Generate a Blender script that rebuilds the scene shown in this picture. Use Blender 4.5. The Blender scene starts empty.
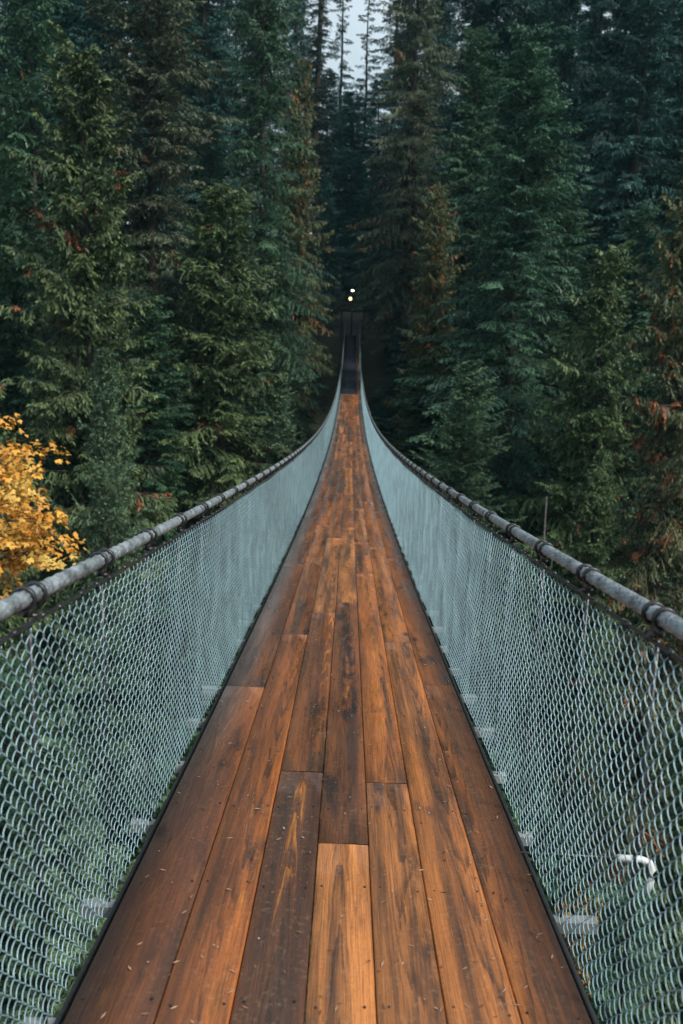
import bpy, math, random
import numpy as np
from mathutils import Vector, Matrix, noise

S = bpy.context.scene
COL = S.collection
RNG = np.random.default_rng(7)
random.seed(7)

# ------------------------------------------------------------------ helpers
def link(o, parent=None):
    COL.objects.link(o)
    if parent is not None: o.parent = parent
    return o

def tag(o, label=None, cat=None, group=None, kind=None):
    if label: o['label'] = label
    if cat: o['category'] = cat
    if group: o['group'] = group
    if kind: o['kind'] = kind
    return o

def empty(name, loc=(0, 0, 0), rz=0.0):
    o = bpy.data.objects.new(name, None)
    o.location = loc; o.rotation_euler = (0, 0, rz); o.empty_display_size = 0.2
    return link(o)

def np_mesh(name, verts, faces, mat, smooth=False, color=None, uv=None):
    """faces: (n,k) array of equal sized faces"""
    verts = np.asarray(verts, dtype=np.float32); faces = np.asarray(faces, dtype=np.int32)
    me = bpy.data.meshes.new(name)
    n, k = faces.shape
    me.vertices.add(len(verts)); me.vertices.foreach_set('co', verts.ravel())
    me.loops.add(n * k); me.loops.foreach_set('vertex_index', faces.ravel())
    me.polygons.add(n)
    me.polygons.foreach_set('loop_start', np.arange(0, n * k, k, dtype=np.int32))
    if smooth: me.polygons.foreach_set('use_smooth', np.ones(n, dtype=bool))
    me.update(calc_edges=True)
    if color is not None:
        a = me.color_attributes.new('tint', 'FLOAT_COLOR', 'POINT')
        c = np.ones((len(verts), 4), dtype=np.float32); c[:, :color.shape[1]] = color
        a.data.foreach_set('color', c.ravel())
    if uv is not None:
        l = me.uv_layers.new(name='UVMap')
        l.data.foreach_set('uv', np.asarray(uv, dtype=np.float32)[faces.ravel()].ravel())
    me.materials.append(mat)
    return me

def obj(name, me, parent=None):
    return link(bpy.data.objects.new(name, me), parent)

class MB:
    """collects quads (as vertex/face lists) for one mesh"""
    def __init__(s): s.v = []; s.f = []; s.n = 0
    def add(s, v, f):
        v = np.asarray(v, dtype=float); f = np.asarray(f, dtype=int)
        s.v.append(v); s.f.append(f + s.n); s.n += len(v)
    def box(s, c, d, rot=None):
        x, y, z = [q / 2 for q in d]
        v = np.array([(-x, -y, -z), (x, -y, -z), (x, y, -z), (-x, y, -z), (-x, -y, z), (x, -y, z), (x, y, z), (-x, y, z)])
        if rot is not None: v = v @ np.array(rot).T
        s.add(v + np.array(c), [(0, 3, 2, 1), (4, 5, 6, 7), (0, 1, 5, 4), (1, 2, 6, 5), (2, 3, 7, 6), (3, 0, 4, 7)])
    def tube(s, pts, rad, sides=8, cap=True):
        v, f = tube_arrays(pts, rad, sides); b = s.n
        s.add(v, f)
        if cap:
            n = len(pts)
            for i, rev in ((0, True), (n - 1, False)):
                c = len(v) and np.asarray(pts[i], dtype=float)
                ring = np.arange(sides) + i * sides + b
                s.v.append(np.array([c])); ci = s.n; s.n += 1
                q = [(ci, ring[(j + 1) % sides], ring[j], ci) if rev else (ci, ring[j], ring[(j + 1) % sides], ci) for j in range(sides)]
                s.tri = getattr(s, 'tri', []); s.tri += [t[:3] for t in q]
    def mesh(s, name, mat, smooth=False, bevel=0):
        me = bpy.data.meshes.new(name)
        v = np.concatenate(s.v); fs = [tuple(int(i) for i in r) for f in s.f for r in f] + [tuple(int(i) for i in t) for t in getattr(s, 'tri', [])]
        me.from_pydata(v.tolist(), [], fs); me.update()
        if smooth: me.polygons.foreach_set('use_smooth', np.ones(len(me.polygons), dtype=bool))
        me.materials.append(mat)
        return me

def frames(P):
    P = np.asarray(P, dtype=float)
    T = np.gradient(P, axis=0); T /= np.linalg.norm(T, axis=1)[:, None] + 1e-12
    ref = np.array([0, 0, 1.]) if abs(T[:, 2]).mean() < .85 else np.array([0, 1., 0])
    A = np.cross(T, ref); A /= np.linalg.norm(A, axis=1)[:, None] + 1e-12
    B = np.cross(A, T)
    return P, T, A, B

def tube_arrays(P, rad, sides=8):
    P, T, A, B = frames(P)
    rad = np.broadcast_to(np.asarray(rad, dtype=float), (len(P),))
    a = np.linspace(0, 2 * math.pi, sides, endpoint=False)
    v = P[:, None] + rad[:, None, None] * (np.cos(a)[None, :, None] * A[:, None] + np.sin(a)[None, :, None] * B[:, None])
    i = np.arange(len(P) - 1)[:, None]; j = np.arange(sides)[None, :]; k = (j + 1) % sides
    f = np.stack([i * sides + j + 0 * k, i * sides + k, (i + 1) * sides + k, (i + 1) * sides + j + 0 * k], -1).reshape(-1, 4)
    return v.reshape(-1, 3), f

# ------------------------------------------------------------------ materials
def new_mat(name):
    m = bpy.data.materials.new(name); m.use_nodes = True
    nt = m.node_tree; b = nt.nodes['Principled BSDF']
    return m, nt, b

def node(nt, t, **kw):
    n = nt.nodes.new(t)
    for k, v in kw.items():
        if k.startswith('in_'): n.inputs[k[3:].replace('_', ' ')].default_value = v
        elif k.startswith('i') and k[1:].isdigit(): n.inputs[int(k[1:])].default_value = v
        else: setattr(n, k, v)
    return n

def math_n(nt, op, a, b=None, clamp=False):
    n = nt.nodes.new('ShaderNodeMath'); n.operation = op; n.use_clamp = clamp
    for i, q in enumerate((a, b)):
        if q is None: continue
        if isinstance(q, (int, float)): n.inputs[i].default_value = q
        else: nt.links.new(q, n.inputs[i])
    return n.outputs[0]

def ramp(nt, fac, stops, interp='LINEAR'):
    r = nt.nodes.new('ShaderNodeValToRGB'); r.color_ramp.interpolation = interp
    e = r.color_ramp.elements
    while len(e) > 1: e.remove(e[-1])
    e[0].position = stops[0][0]; e[0].color = (*stops[0][1], 1) if not isinstance(stops[0][1], float) else (stops[0][1],) * 3 + (1,)
    for p, c in stops[1:]:
        q = e.new(p); q.color = (*c, 1) if not isinstance(c, float) else (c, c, c, 1)
    nt.links.new(fac, r.inputs[0])
    return r.outputs[0]

def mix(nt, fac, a, b, blend='MIX'):
    n = nt.nodes.new('ShaderNodeMix'); n.data_type = 'RGBA'; n.blend_type = blend
    for i, q in ((0, fac), (6, a), (7, b)):
        if isinstance(q, (int, float)): n.inputs[i].default_value = q
        elif isinstance(q, tuple): n.inputs[i].default_value = (*q, 1)
        else: nt.links.new(q, n.inputs[i])
    return n.outputs[2]

def noise_n(nt, vec, scale, detail=4, rough=.5, dist=0., dims='3D'):
    n = nt.nodes.new('ShaderNodeTexNoise'); n.noise_dimensions = dims
    n.inputs['Scale'].default_value = scale; n.inputs['Detail'].default_value = detail
    n.inputs['Roughness'].default_value = rough; n.inputs['Distortion'].default_value = dist
    if vec is not None: nt.links.new(vec, n.inputs['Vector'])
    return n.outputs['Fac']

def mat_foliage(name, rough=.55, transl=.12, spec=.35):
    m, nt, b = new_mat(name)
    at = nt.nodes.new('ShaderNodeVertexColor'); at.layer_name = 'tint'
    oi = nt.nodes.new('ShaderNodeObjectInfo')
    v = math_n(nt, 'MULTIPLY_ADD', oi.outputs['Random'], .3); nt.nodes[-1].inputs[2].default_value = .85
    hsv = nt.nodes.new('ShaderNodeHueSaturation')
    h = math_n(nt, 'MULTIPLY_ADD', oi.outputs['Random'], .03); nt.nodes[-1].inputs[2].default_value = .485
    nt.links.new(h, hsv.inputs['Hue']); nt.links.new(v, hsv.inputs['Value']); nt.links.new(at.outputs[0], hsv.inputs['Color'])
    nt.links.new(hsv.outputs[0], b.inputs['Base Color'])
    b.inputs['Roughness'].default_value = rough; b.inputs['Specular IOR Level'].default_value = spec
    tr = nt.nodes.new('ShaderNodeBsdfTranslucent'); nt.links.new(hsv.outputs[0], tr.inputs['Color'])
    mx = nt.nodes.new('ShaderNodeMixShader'); mx.inputs[0].default_value = transl
    out = nt.nodes['Material Output']
    nt.links.new(b.outputs[0], mx.inputs[1]); nt.links.new(tr.outputs[0], mx.inputs[2]); nt.links.new(mx.outputs[0], out.inputs[0])
    return m

def mat_simple(name, col, rough=.6, metal=0., nscale=8., namp=.35, bump=0., spec=.5, col2=None):
    m, nt, b = new_mat(name)
    tc = nt.nodes.new('ShaderNodeTexCoord')
    f = noise_n(nt, tc.outputs['Object'], nscale, 6, .6)
    c2 = col2 if col2 else tuple(q * (1 - namp) for q in col)
    c1 = tuple(min(1, q * (1 + namp * .5)) for q in col)
    nt.links.new(ramp(nt, f, [(.3, c2), (.7, c1)]), b.inputs['Base Color'])
    nt.links.new(ramp(nt, noise_n(nt, tc.outputs['Object'], nscale * 2.3, 4), [(.3, max(0., rough - .12)), (.7, min(1., rough + .12))]), b.inputs['Roughness'])
    b.inputs['Metallic'].default_value = metal; b.inputs['Specular IOR Level'].default_value = spec
    if bump:
        bp = nt.nodes.new('ShaderNodeBump'); bp.inputs['Strength'].default_value = bump; bp.inputs['Distance'].default_value = .02
        nt.links.new(noise_n(nt, tc.outputs['Object'], nscale * 4, 6), bp.inputs['Height']); nt.links.new(bp.outputs[0], b.inputs['Normal'])
    return m

def mat_deck():
    m, nt, b = new_mat('wet_cedar_planks')
    uv = nt.nodes.new('ShaderNodeUVMap'); uv.uv_map = 'UVMap'
    sep = nt.nodes.new('ShaderNodeSeparateXYZ'); nt.links.new(uv.outputs[0], sep.inputs[0])
    U, V = sep.outputs[0], sep.outputs[1]                   # U along (m), V across the board (m, 0 = its middle)
    at = nt.nodes.new('ShaderNodeVertexColor'); at.layer_name = 'tint'
    rgb = nt.nodes.new('ShaderNodeSeparateColor'); nt.links.new(at.outputs[0], rgb.inputs[0])
    tone, seed, edge = rgb.outputs[0], rgb.outputs[1], rgb.outputs[2]
    pos = nt.nodes.new('ShaderNodeTexCoord')
    shift = nt.nodes.new('ShaderNodeVectorMath'); shift.operation = 'ADD'; shift.inputs[1].default_value = (0, -6, 0)   # the bridge's origin lies at Y = -6
    nt.links.new(pos.outputs['Object'], shift.inputs[0])
    sx = nt.nodes.new('ShaderNodeSeparateXYZ'); nt.links.new(shift.outputs[0], sx.inputs[0])
    def vec(x, y, z):
        c = nt.nodes.new('ShaderNodeCombineXYZ')
        for i, q in enumerate((x, y, z)):
            if isinstance(q, (int, float)): c.inputs[i].default_value = q
            else: nt.links.new(q, c.inputs[i])
        return c.outputs[0]
    s40 = math_n(nt, 'MULTIPLY', seed, 57.)
    off = math_n(nt, 'MULTIPLY', math_n(nt, 'SUBTRACT', math_n(nt, 'FRACT', math_n(nt, 'MULTIPLY', seed, 7.31)), .5), .14)
    warp = noise_n(nt, vec(math_n(nt, 'MULTIPLY', U, 1.1), math_n(nt, 'MULTIPLY', V, 7.), s40), 1., 3, .5)
    Vw = math_n(nt, 'ADD', math_n(nt, 'SUBTRACT', V, off), math_n(nt, 'MULTIPLY', math_n(nt, 'SUBTRACT', warp, .5), .09))
    # flat-sawn growth rings: parabolas along the board
    v2 = math_n(nt, 'MULTIPLY', math_n(nt, 'MULTIPLY', Vw, Vw), 900.)
    sgn = math_n(nt, 'SUBTRACT', math_n(nt, 'MULTIPLY', math_n(nt, 'GREATER_THAN', math_n(nt, 'FRACT', math_n(nt, 'MULTIPLY', seed, 3.7)), .5), 2.), 1.)
    h = math_n(nt, 'ADD', v2, math_n(nt, 'MULTIPLY', math_n(nt, 'MULTIPLY', U, sgn), 2.6))
    h = math_n(nt, 'ADD', h, math_n(nt, 'MULTIPLY', noise_n(nt, vec(math_n(nt, 'MULTIPLY', U, 2.), math_n(nt, 'MULTIPLY', V, 30.), s40), 1., 4, .6), 2.0))
    ring = math_n(nt, 'FRACT', h)
    near_pith = ramp(nt, math_n(nt, 'ABSOLUTE', Vw), [(.015, 1.), (.06, .22)])
    ringm = ramp(nt, ring, [(0, 0.), (.5, .12), (.84, 1.), (.97, .9), (1., .0)])
    ringm = math_n(nt, 'MULTIPLY', ringm, near_pith)
    fib = noise_n(nt, vec(math_n(nt, 'MULTIPLY', U, 5.), math_n(nt, 'MULTIPLY', V, 240.), s40), 1., 4, .65)
    streak = noise_n(nt, vec(math_n(nt, 'MULTIPLY', U, .55), math_n(nt, 'MULTIPLY', V, 14.), s40), 1., 5, .6)
    blot = noise_n(nt, vec(math_n(nt, 'MULTIPLY', U, 1.5), math_n(nt, 'MULTIPLY', V, 6.), math_n(nt, 'ADD', s40, 11.)), 1., 5, .6)
    fine = noise_n(nt, pos.outputs['Object'], 45., 6, .7)
    base = ramp(nt, tone, [(0., (.060, .030, .022)), (.3, (.150, .058, .027)), (.6, (.46, .140, .032)), (1., (.80, .33, .10))])
    c = mix(nt, math_n(nt, 'MULTIPLY', ringm, .72), base, (.035, .014, .009))
    c = mix(nt, ramp(nt, math_n(nt, 'MULTIPLY', ringm, ramp(nt, streak, [(.45, 0.), (.7, 1.)])), [(.1, 0.), (.75, .9)]), c, (.72, .26, .045))
    c = mix(nt, ramp(nt, streak, [(.34, .85), (.56, 0.)]), c, (.034, .026, .020))
    c = mix(nt, ramp(nt, fib, [(.40, .38), (.58, 0.)]), c, (.026, .016, .012))
    c = mix(nt, ramp(nt, blot, [(.60, 0.), (.70, .85)]), c, (.020, .017, .019))
    c = mix(nt, ramp(nt, fine, [(.54, 0.), (.72, .30)]), c, (.50, .30, .16))
    c = mix(nt, ramp(nt, noise_n(nt, pos.outputs['Object'], 90., 4, .7), [(.3, .35), (.46, 0.)]), c, (.05, .025, .016))
    # dirt along the edges, with painted fence shade at right and grey sheen at left
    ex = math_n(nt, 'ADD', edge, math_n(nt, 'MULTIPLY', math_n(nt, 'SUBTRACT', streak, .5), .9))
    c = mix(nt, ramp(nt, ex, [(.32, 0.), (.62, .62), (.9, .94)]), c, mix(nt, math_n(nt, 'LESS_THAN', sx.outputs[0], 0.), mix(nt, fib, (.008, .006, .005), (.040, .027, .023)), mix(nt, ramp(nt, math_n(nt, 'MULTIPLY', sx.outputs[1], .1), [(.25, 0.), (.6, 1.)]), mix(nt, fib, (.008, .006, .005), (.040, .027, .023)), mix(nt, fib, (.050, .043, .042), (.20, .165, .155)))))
    # boards soaked darker in long patches
    soak = noise_n(nt, vec(math_n(nt, 'MULTIPLY', U, .42), math_n(nt, 'MULTIPLY', V, 5.), math_n(nt, 'ADD', s40, 23.)), 1., 5, .62)
    c = mix(nt, ramp(nt, math_n(nt, 'ADD', soak, math_n(nt, 'MULTIPLY', math_n(nt, 'LESS_THAN', sx.outputs[0], -.27), .09)), [(.47, 0.), (.66, .85)]), c, mix(nt, .30, (.028, .014, .011), c))
    vk = nt.nodes.new('ShaderNodeTexVoronoi'); vk.inputs['Scale'].default_value = 1.; vk.inputs['Randomness'].default_value = 1.
    nt.links.new(vec(math_n(nt, 'MULTIPLY', U, 1.3), math_n(nt, 'MULTIPLY', V, 3.4), s40), vk.inputs['Vector'])
    kd = math_n(nt, 'ADD', vk.outputs['Distance'], math_n(nt, 'MULTIPLY', math_n(nt, 'SUBTRACT', fine, .5), .08))
    c = mix(nt, ramp(nt, kd, [(.035, .92), (.075, .35), (.13, 0.)]), c, (.018, .010, .009))
    # a trail of black water stains down the middle boards
    cx = math_n(nt, 'ABSOLUTE', math_n(nt, 'SUBTRACT', sx.outputs[0], .05)); 
    band = ramp(nt, cx, [(.03, 1.), (.17, 0.)])
    along = ramp(nt, math_n(nt, 'MULTIPLY', sx.outputs[1], .02), [(.07, 0.), (.085, 1.), (.125, 1.), (.16, .2)])
    st = noise_n(nt, vec(math_n(nt, 'MULTIPLY', sx.outputs[1], 4.0), math_n(nt, 'MULTIPLY', sx.outputs[0], 16.), 8.), 1., 8, .72)
    st = ramp(nt, math_n(nt, 'MULTIPLY', math_n(nt, 'MULTIPLY', st, band), along), [(.44, 0.), (.56, .85)])
    c = mix(nt, st, c, (.012, .011, .014))
    nt.links.new(c, b.inputs['Base Color'])
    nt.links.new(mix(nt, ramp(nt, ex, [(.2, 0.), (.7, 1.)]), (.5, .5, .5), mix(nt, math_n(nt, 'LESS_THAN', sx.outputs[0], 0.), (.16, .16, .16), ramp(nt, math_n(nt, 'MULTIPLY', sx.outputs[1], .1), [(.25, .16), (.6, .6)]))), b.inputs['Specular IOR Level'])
    wet = noise_n(nt, vec(math_n(nt, 'MULTIPLY', sx.outputs[1], 1.2), math_n(nt, 'MULTIPLY', sx.outputs[0], 5.), 3.), 1., 4, .6)
    r = ramp(nt, math_n(nt, 'ADD', math_n(nt, 'MULTIPLY', wet, .8), math_n(nt, 'MULTIPLY', fib, .25)), [(.36, .13), (.70, .48)])
    nt.links.new(r, b.inputs['Roughness'])
    bp = nt.nodes.new('ShaderNodeBump'); bp.inputs['Strength'].default_value = .55; bp.inputs['Distance'].default_value = .004
    hh = math_n(nt, 'ADD', math_n(nt, 'MULTIPLY', fib, .8), math_n(nt, 'ADD', math_n(nt, 'MULTIPLY', ringm, -.35), math_n(nt, 'MULTIPLY', fine, .5)))
    nt.links.new(hh, bp.inputs['Height']); nt.links.new(bp.outputs[0], b.inputs['Normal'])
    return m

def mat_ground():
    m, nt, b = new_mat('forest_floor')
    tc = nt.nodes.new('ShaderNodeTexCoord')
    n1 = noise_n(nt, tc.outputs['Object'], .25, 8, .65); n2 = noise_n(nt, tc.outputs['Object'], 3.5, 8, .7)
    c = ramp(nt, n1, [(.35, (.018, .016, .012)), (.5, (.022, .034, .015)), (.68, (.040, .052, .020))])
    c = mix(nt, ramp(nt, n2, [(.4, 0.), (.65, .8)]), c, (.030, .020, .013))
    geo = nt.nodes.new('ShaderNodeNewGeometry'); sn = nt.nodes.new('ShaderNodeSeparateXYZ'); nt.links.new(geo.outputs['True Normal'], sn.inputs[0])
    c = mix(nt, ramp(nt, sn.outputs[2], [(.35, 1.), (.6, 0.)]), c, mix(nt, n2, (.03, .034, .033), (.12, .115, .10)))
    nt.links.new(c, b.inputs['Base Color']); b.inputs['Roughness'].default_value = .9
    bp = nt.nodes.new('ShaderNodeBump'); bp.inputs['Distance'].default_value = .3; nt.links.new(n2, bp.inputs['Height']); nt.links.new(bp.outputs[0], b.inputs['Normal'])
    return m

M = dict(
    needles=mat_foliage('conifer_needles'), leaves=mat_foliage('broad_leaves', .5, .3),
    bark=mat_simple('bark', (.040, .030, .025), .9, nscale=3, namp=.6, bump=.8),
    palebark=mat_simple('bleached_wood', (.13, .125, .115), .8, nscale=4, namp=.5, bump=.4),
    deck=mat_deck(),
    cable=mat_simple('weathered_wire_rope', (.29, .335, .365), .36, .35, 16, .75, .5),
    black=mat_simple('black_clamp_steel', (.014, .016, .019), .4, .0, 20, .3, .1),
    wire=mat_simple('galvanised_fence_wire', (.25, .395, .45), .40, .2, 5, .4),
    grey=mat_simple('galvanised_crossbeam', (.23, .25, .255), .5, .2, 5, .6, .1),
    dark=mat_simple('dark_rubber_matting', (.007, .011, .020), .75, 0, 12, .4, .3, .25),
    timber=mat_simple('dark_stained_timber', (.018, .016, .016), .7, 0, 6, .5, .4),
    rock=mat_simple('canyon_rock', (.12, .125, .12), .85, 0, 1.2, .6, .9),
    ground=mat_ground(),
)

# ------------------------------------------------------------------ setting
def deck_z(Y):
    Y = np.asarray(Y, dtype=float)
    return -.116 * Y + .00138 * Y * Y + np.where(Y > 62, .0018 * (Y - 62) ** 2, 0)
DECK_END = 89.6
END_Z = float(deck_z(DECK_END))

def terr(x, y):
    prof_y = [-400, -9, -5.5, -3, 4, 11, 15, 33, 40, 48, 62, 84, 89, 96, 140, 260, 900]
    prof_z = [30, 1.2, .75, -1.5, -18, -34, -43, -44, -34, -24, -14, -3.2, END_Z - .35, END_Z - .2, 9, 30, 90]
    z = np.interp(y, prof_y, prof_z)
    z += 26 * math.exp(-((x + 10.5) ** 2 + (y - 20.5) ** 2) / 55.) + 24 * math.exp(-((x - 6.5) ** 2 + (y - 15.5) ** 2) / 30.)   # rock spurs
    far = min(1, max(0, (abs(x) - 2.5) / 10))
    n = noise.noise(Vector((x * .045, y * .045, 1.3))) * 4 + noise.noise(Vector((x * .16, y * .16, 4.1))) * 1.3
    w = 1.0 if 2 < y < 84 else .35
    if y > 15 and y < 34: w = .2
    return float(z + n * w * far)

def build_terrain():
    xs = np.concatenate([np.arange(-320, -120, 20), np.arange(-120, 121, 3), np.arange(140, 321, 20)])
    ys = np.concatenate([np.arange(-240, -20, 20), np.arange(-20, 150, 2), np.arange(150, 401, 10)])
    v = np.array([(x, y, terr(x, y)) for y in ys for x in xs])
    nx, ny = len(xs), len(ys)
    i = np.arange(ny - 1)[:, None] * nx + np.arange(nx - 1)[None, :]
    f = np.stack([i, i + 1, i + nx + 1, i + nx], -1).reshape(-1, 4)
    o = obj('terrain', np_mesh('terrain', v, f, M['ground'], True)); tag(o, kind='structure')
build_terrain()
mw, ntw, bw = new_mat('river_water')
bw.inputs['Base Color'].default_value = (.012, .03, .034, 1); bw.inputs['Roughness'].default_value = .12
tcw = ntw.nodes.new('ShaderNodeTexCoord'); bpw = ntw.nodes.new('ShaderNodeBump'); bpw.inputs['Strength'].default_value = .5
ntw.links.new(noise_n(ntw, tcw.outputs['Object'], .9, 6), bpw.inputs['Height']); ntw.links.new(bpw.outputs[0], bw.inputs['Normal'])
tag(obj('river', np_mesh('river', [(-300, 10, -43.1), (300, 10, -43.1), (300, 40, -43.1), (-300, 40, -43.1)], [(0, 1, 2, 3)], mw)), kind='structure')

# ------------------------------------------------------------------ the suspension bridge
bridge = empty('suspension_bridge', (0, -6, float(deck_z(-6))))
tag(bridge, 'long wooden suspension footbridge with chain link sides crossing the forest canyon', 'bridge')
bridge_inv = Matrix.Translation(-bridge.location)
def bpart(name, me, parent=None):
    me.transform(bridge_inv)
    return obj(name, me, parent or bridge)

HALF = .70
bounds = np.array([-.688, -.455, -.262, -.068, .121, .305, .502, .688])
# joints (start of each board along Y) and tones of the nearest boards, then random ones
rows = [
    [(-6, .30), (1.1, .42), (4.75, .36), (9.2, .4), (13.5, .42)],
    [(-6, .5), (-.5, .58), (6.05, .48), (9.3, .66), (12.6, .5)],
    [(-6, .42), (.7, .25), (3.52, .42), (6.8, .74), (11.3, .5)],
    [(-6, .6), (-.9, .78), (2.86, .42), (7.25, .78), (12.4, .5)],
    [(-6, .7), (.2, .76), (3.42, .62), (8.7, .64), (11.0, .72)],
    [(-6, .55), (-1.2, .70), (5.9, .66), (10.6, .55)],
    [(-6, .5), (-1.6, .64), (4.9, .58), (9.8, .58)],
]
R_END = 58.0
def build_deck():
    V, F, C, UV = [], [], [], []; n = 0
    for r, spec in enumerate(rows):
        spec = list(spec)
        while spec[-1][0] < R_END - 3:
            spec.append((spec[-1][0] + random.uniform(3.8, 7.0), random.choice([.25, .36, .45, .5, .55, .62, .7, .8])))
        for k, (y0, tone) in enumerate(spec):
            if y0 > R_END - .5: continue
            y1 = spec[k + 1][0] if k + 1 < len(spec) else R_END
            y1 = min(y1, R_END)
            a, b = bounds[r] + .0017, bounds[r + 1] - .0017
            lift = random.uniform(-.0025, .0025); sd = random.random(); tw = random.uniform(-.0015, .0015)
            ys = np.linspace(y0 + .0012, y1 - .0012, max(3, int((y1 - y0) / .25) + 1))
            bev = .004; th = .045
            for y in ys:
                ze = float(deck_z(y)) + lift
                for (x, dz) in ((a, -th), (a, -bev), (a + bev, 0), ((a + b) / 2, .0006), (b - bev, 0), (b, -bev), (b, -th)):
                    V.append((x, y, ze + dz + tw * (1 if x > (a + b) / 2 else -1)))
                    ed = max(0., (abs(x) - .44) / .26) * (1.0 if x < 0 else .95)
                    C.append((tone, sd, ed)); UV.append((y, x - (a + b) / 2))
            m = len(ys); p = 7
            for i in range(m - 1):
                for j in range(p - 1):
                    F.append((n + i * p + j, n + i * p + j + 1, n + (i + 1) * p + j + 1, n + (i + 1) * p + j))
            for i0, rev in ((0, 0), (m - 1, 1)):                    # end grain
                q = n + i0 * p
                for t in ((q, q + 1, q + 5, q + 6), (q + 1, q + 2, q + 4, q + 5)):
                    F.append(t if rev == 0 else t[::-1])
            n += m * p
    F = np.array(F)[:, ::-1]
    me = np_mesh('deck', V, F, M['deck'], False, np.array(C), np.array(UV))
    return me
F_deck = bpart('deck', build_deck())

# far, steep end of the walkway: dark matting over the boards, bare timber strip on the right
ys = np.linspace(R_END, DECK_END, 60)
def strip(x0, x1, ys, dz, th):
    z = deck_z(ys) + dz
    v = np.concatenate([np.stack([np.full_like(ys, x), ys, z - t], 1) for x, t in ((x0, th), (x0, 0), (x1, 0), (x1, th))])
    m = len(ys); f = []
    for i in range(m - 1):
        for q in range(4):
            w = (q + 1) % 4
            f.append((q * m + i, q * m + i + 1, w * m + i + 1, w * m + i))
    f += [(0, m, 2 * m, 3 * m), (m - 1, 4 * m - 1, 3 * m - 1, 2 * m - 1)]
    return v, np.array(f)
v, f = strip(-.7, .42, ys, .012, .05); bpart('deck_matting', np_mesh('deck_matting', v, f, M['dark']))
v, f = strip(.425, .7, ys, 0, .045)
m_ = np_mesh('edge_board', v, f, M['deck'], False, np.tile([.35, .4, .5], (len(v), 1)), np.stack([v[:, 1], v[:, 0] - .56], 1)); bpart('edge_board', m_)

# longitudinal cables under the deck edge
for s in (-1, 1):
    ys = np.linspace(-6, DECK_END, 400)
    v, f = tube_arrays(np.stack([np.full_like(ys, s * .728), ys, deck_z(ys) - .075], 1), .011, 10)
    bpart('edge_cable', np_mesh('edge_cable', v, f, M['black'], True))

RX, RH, STEP, Y0 = .757, 1.115, .60, 1.96
K0, K1 = -13, 146
kk = np.arange(K0, K1); ky = Y0 + STEP * kk
order = np.argsort(np.abs(kk - 0) + (kk < 0) * 1000)                 # nearest in front of the camera first
near = set(kk[order[:50]].tolist())

# ---- handrail cables, their clamps, the lacing wire
def rope(s):
    ys = np.concatenate([np.arange(-6, 14, .02), np.arange(14, DECK_END, .25), [DECK_END]])
    P = np.stack([np.full_like(ys, s * RX), ys, deck_z(ys) + RH], 1)
    sides = 30
    P_, T, A, B = frames(P)
    a = np.linspace(0, 2 * math.pi, sides, endpoint=False)
    lobes = 8
    rad = .0218 * (1 - .16 * np.abs(np.sin(lobes / 2 * (a[None, :] - ys[:, None] * 2 * math.pi / .55))) ** 3)
    v = P[:, None] + rad[..., None] * (np.cos(a)[None, :, None] * A[:, None] + np.sin(a)[None, :, None] * B[:, None])
    i = np.arange(len(ys) - 1)[:, None]; j = np.arange(sides)[None]; k = (j + 1) % sides
    f = np.stack([i * sides + j, i * sides + k, (i + 1) * sides + k, (i + 1) * sides + j], -1).reshape(-1, 4)
    return np_mesh('handrail_cable', v.reshape(-1, 3), f, M['cable'], True)

def clamp_geo(mb, s, y, detail):
    z = float(deck_z(y)) + RH
    slope = float(deck_z(y + .01) - deck_z(y)) / .01
    for d in (-.036, .036):
        n = 20 if detail else 6
        a = np.linspace(0, 2 * math.pi, n + 1)
        ring = np.stack([s * RX + .0325 * np.cos(a), np.full_like(a, y + d), z + slope * d + .0325 * np.sin(a)], 1)
        if detail:
            # torus with an explicit frame so that the ring closes cleanly
            t = np.linspace(0, 2 * math.pi, 8, endpoint=False)
            vv = []
            for ai in a[:-1]:
                for tj in t:
                    rr = .0252 + .0052 * math.cos(tj)
                    vv.append((s * RX + rr * math.cos(ai), y + d + .0075 * math.sin(tj), z + slope * d + rr * math.sin(ai)))
            ff = [(i * 8 + j, ((i + 1) % n) * 8 + j, ((i + 1) % n) * 8 + (j + 1) % 8, i * 8 + (j + 1) % 8) for i in range(n) for j in range(8)]
            mb.add(vv, ff)
        else:
            mb.tube([(s * RX, y + d - .008, z), (s * RX, y + d + .008, z)], .04, 8)
    mb.box((s * RX, y, z - .037), (.012, .05, .022))
    if detail:
        mb.tube([(s * (RX - .016), y, z - .050), (s * (RX + .018), y, z - .050)], .006, 8)

for s in (-1, 1):
    cab = bpart('handrail_cable', rope(s))
    rest = MB()
    for k, y in zip(kk, ky):
        if k in near:
            mb = MB(); clamp_geo(mb, s, y, True)
            c = bpart('cable_clamp', mb.mesh('cable_clamp', M['black'], True), cab)
        else: clamp_geo(rest, s, y, k < 0)
    c = bpart('far_clamps', rest.mesh('far_clamps', M['black'], True), cab); tag(c, kind='stuff')
    # thin dark lacing rope that carries the netting, tied to it every 15 cm
    ys = np.arange(-6, DECK_END, .1)
    P = np.stack([np.full_like(ys, s * (RX - .006)), ys, deck_z(ys) + RH - .064 - .003 * np.abs(np.sin((ys - Y0) / STEP * math.pi))], 1)
    v, f = tube_arrays(P, .0055, 8)
    mb = MB(); mb.add(v, f)
    for y in np.arange(-5.9, 30, .155):
        z = float(deck_z(y)) + RH - .064
        y = y + random.uniform(-.02, .02)
        mb.tube([(s * (RX - .006), y - .013, z), (s * (RX - .006), y + .013, z)], .0076, 8)
    bpart('lacing_rope', mb.mesh('lacing_rope', M['black'], True))

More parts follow.
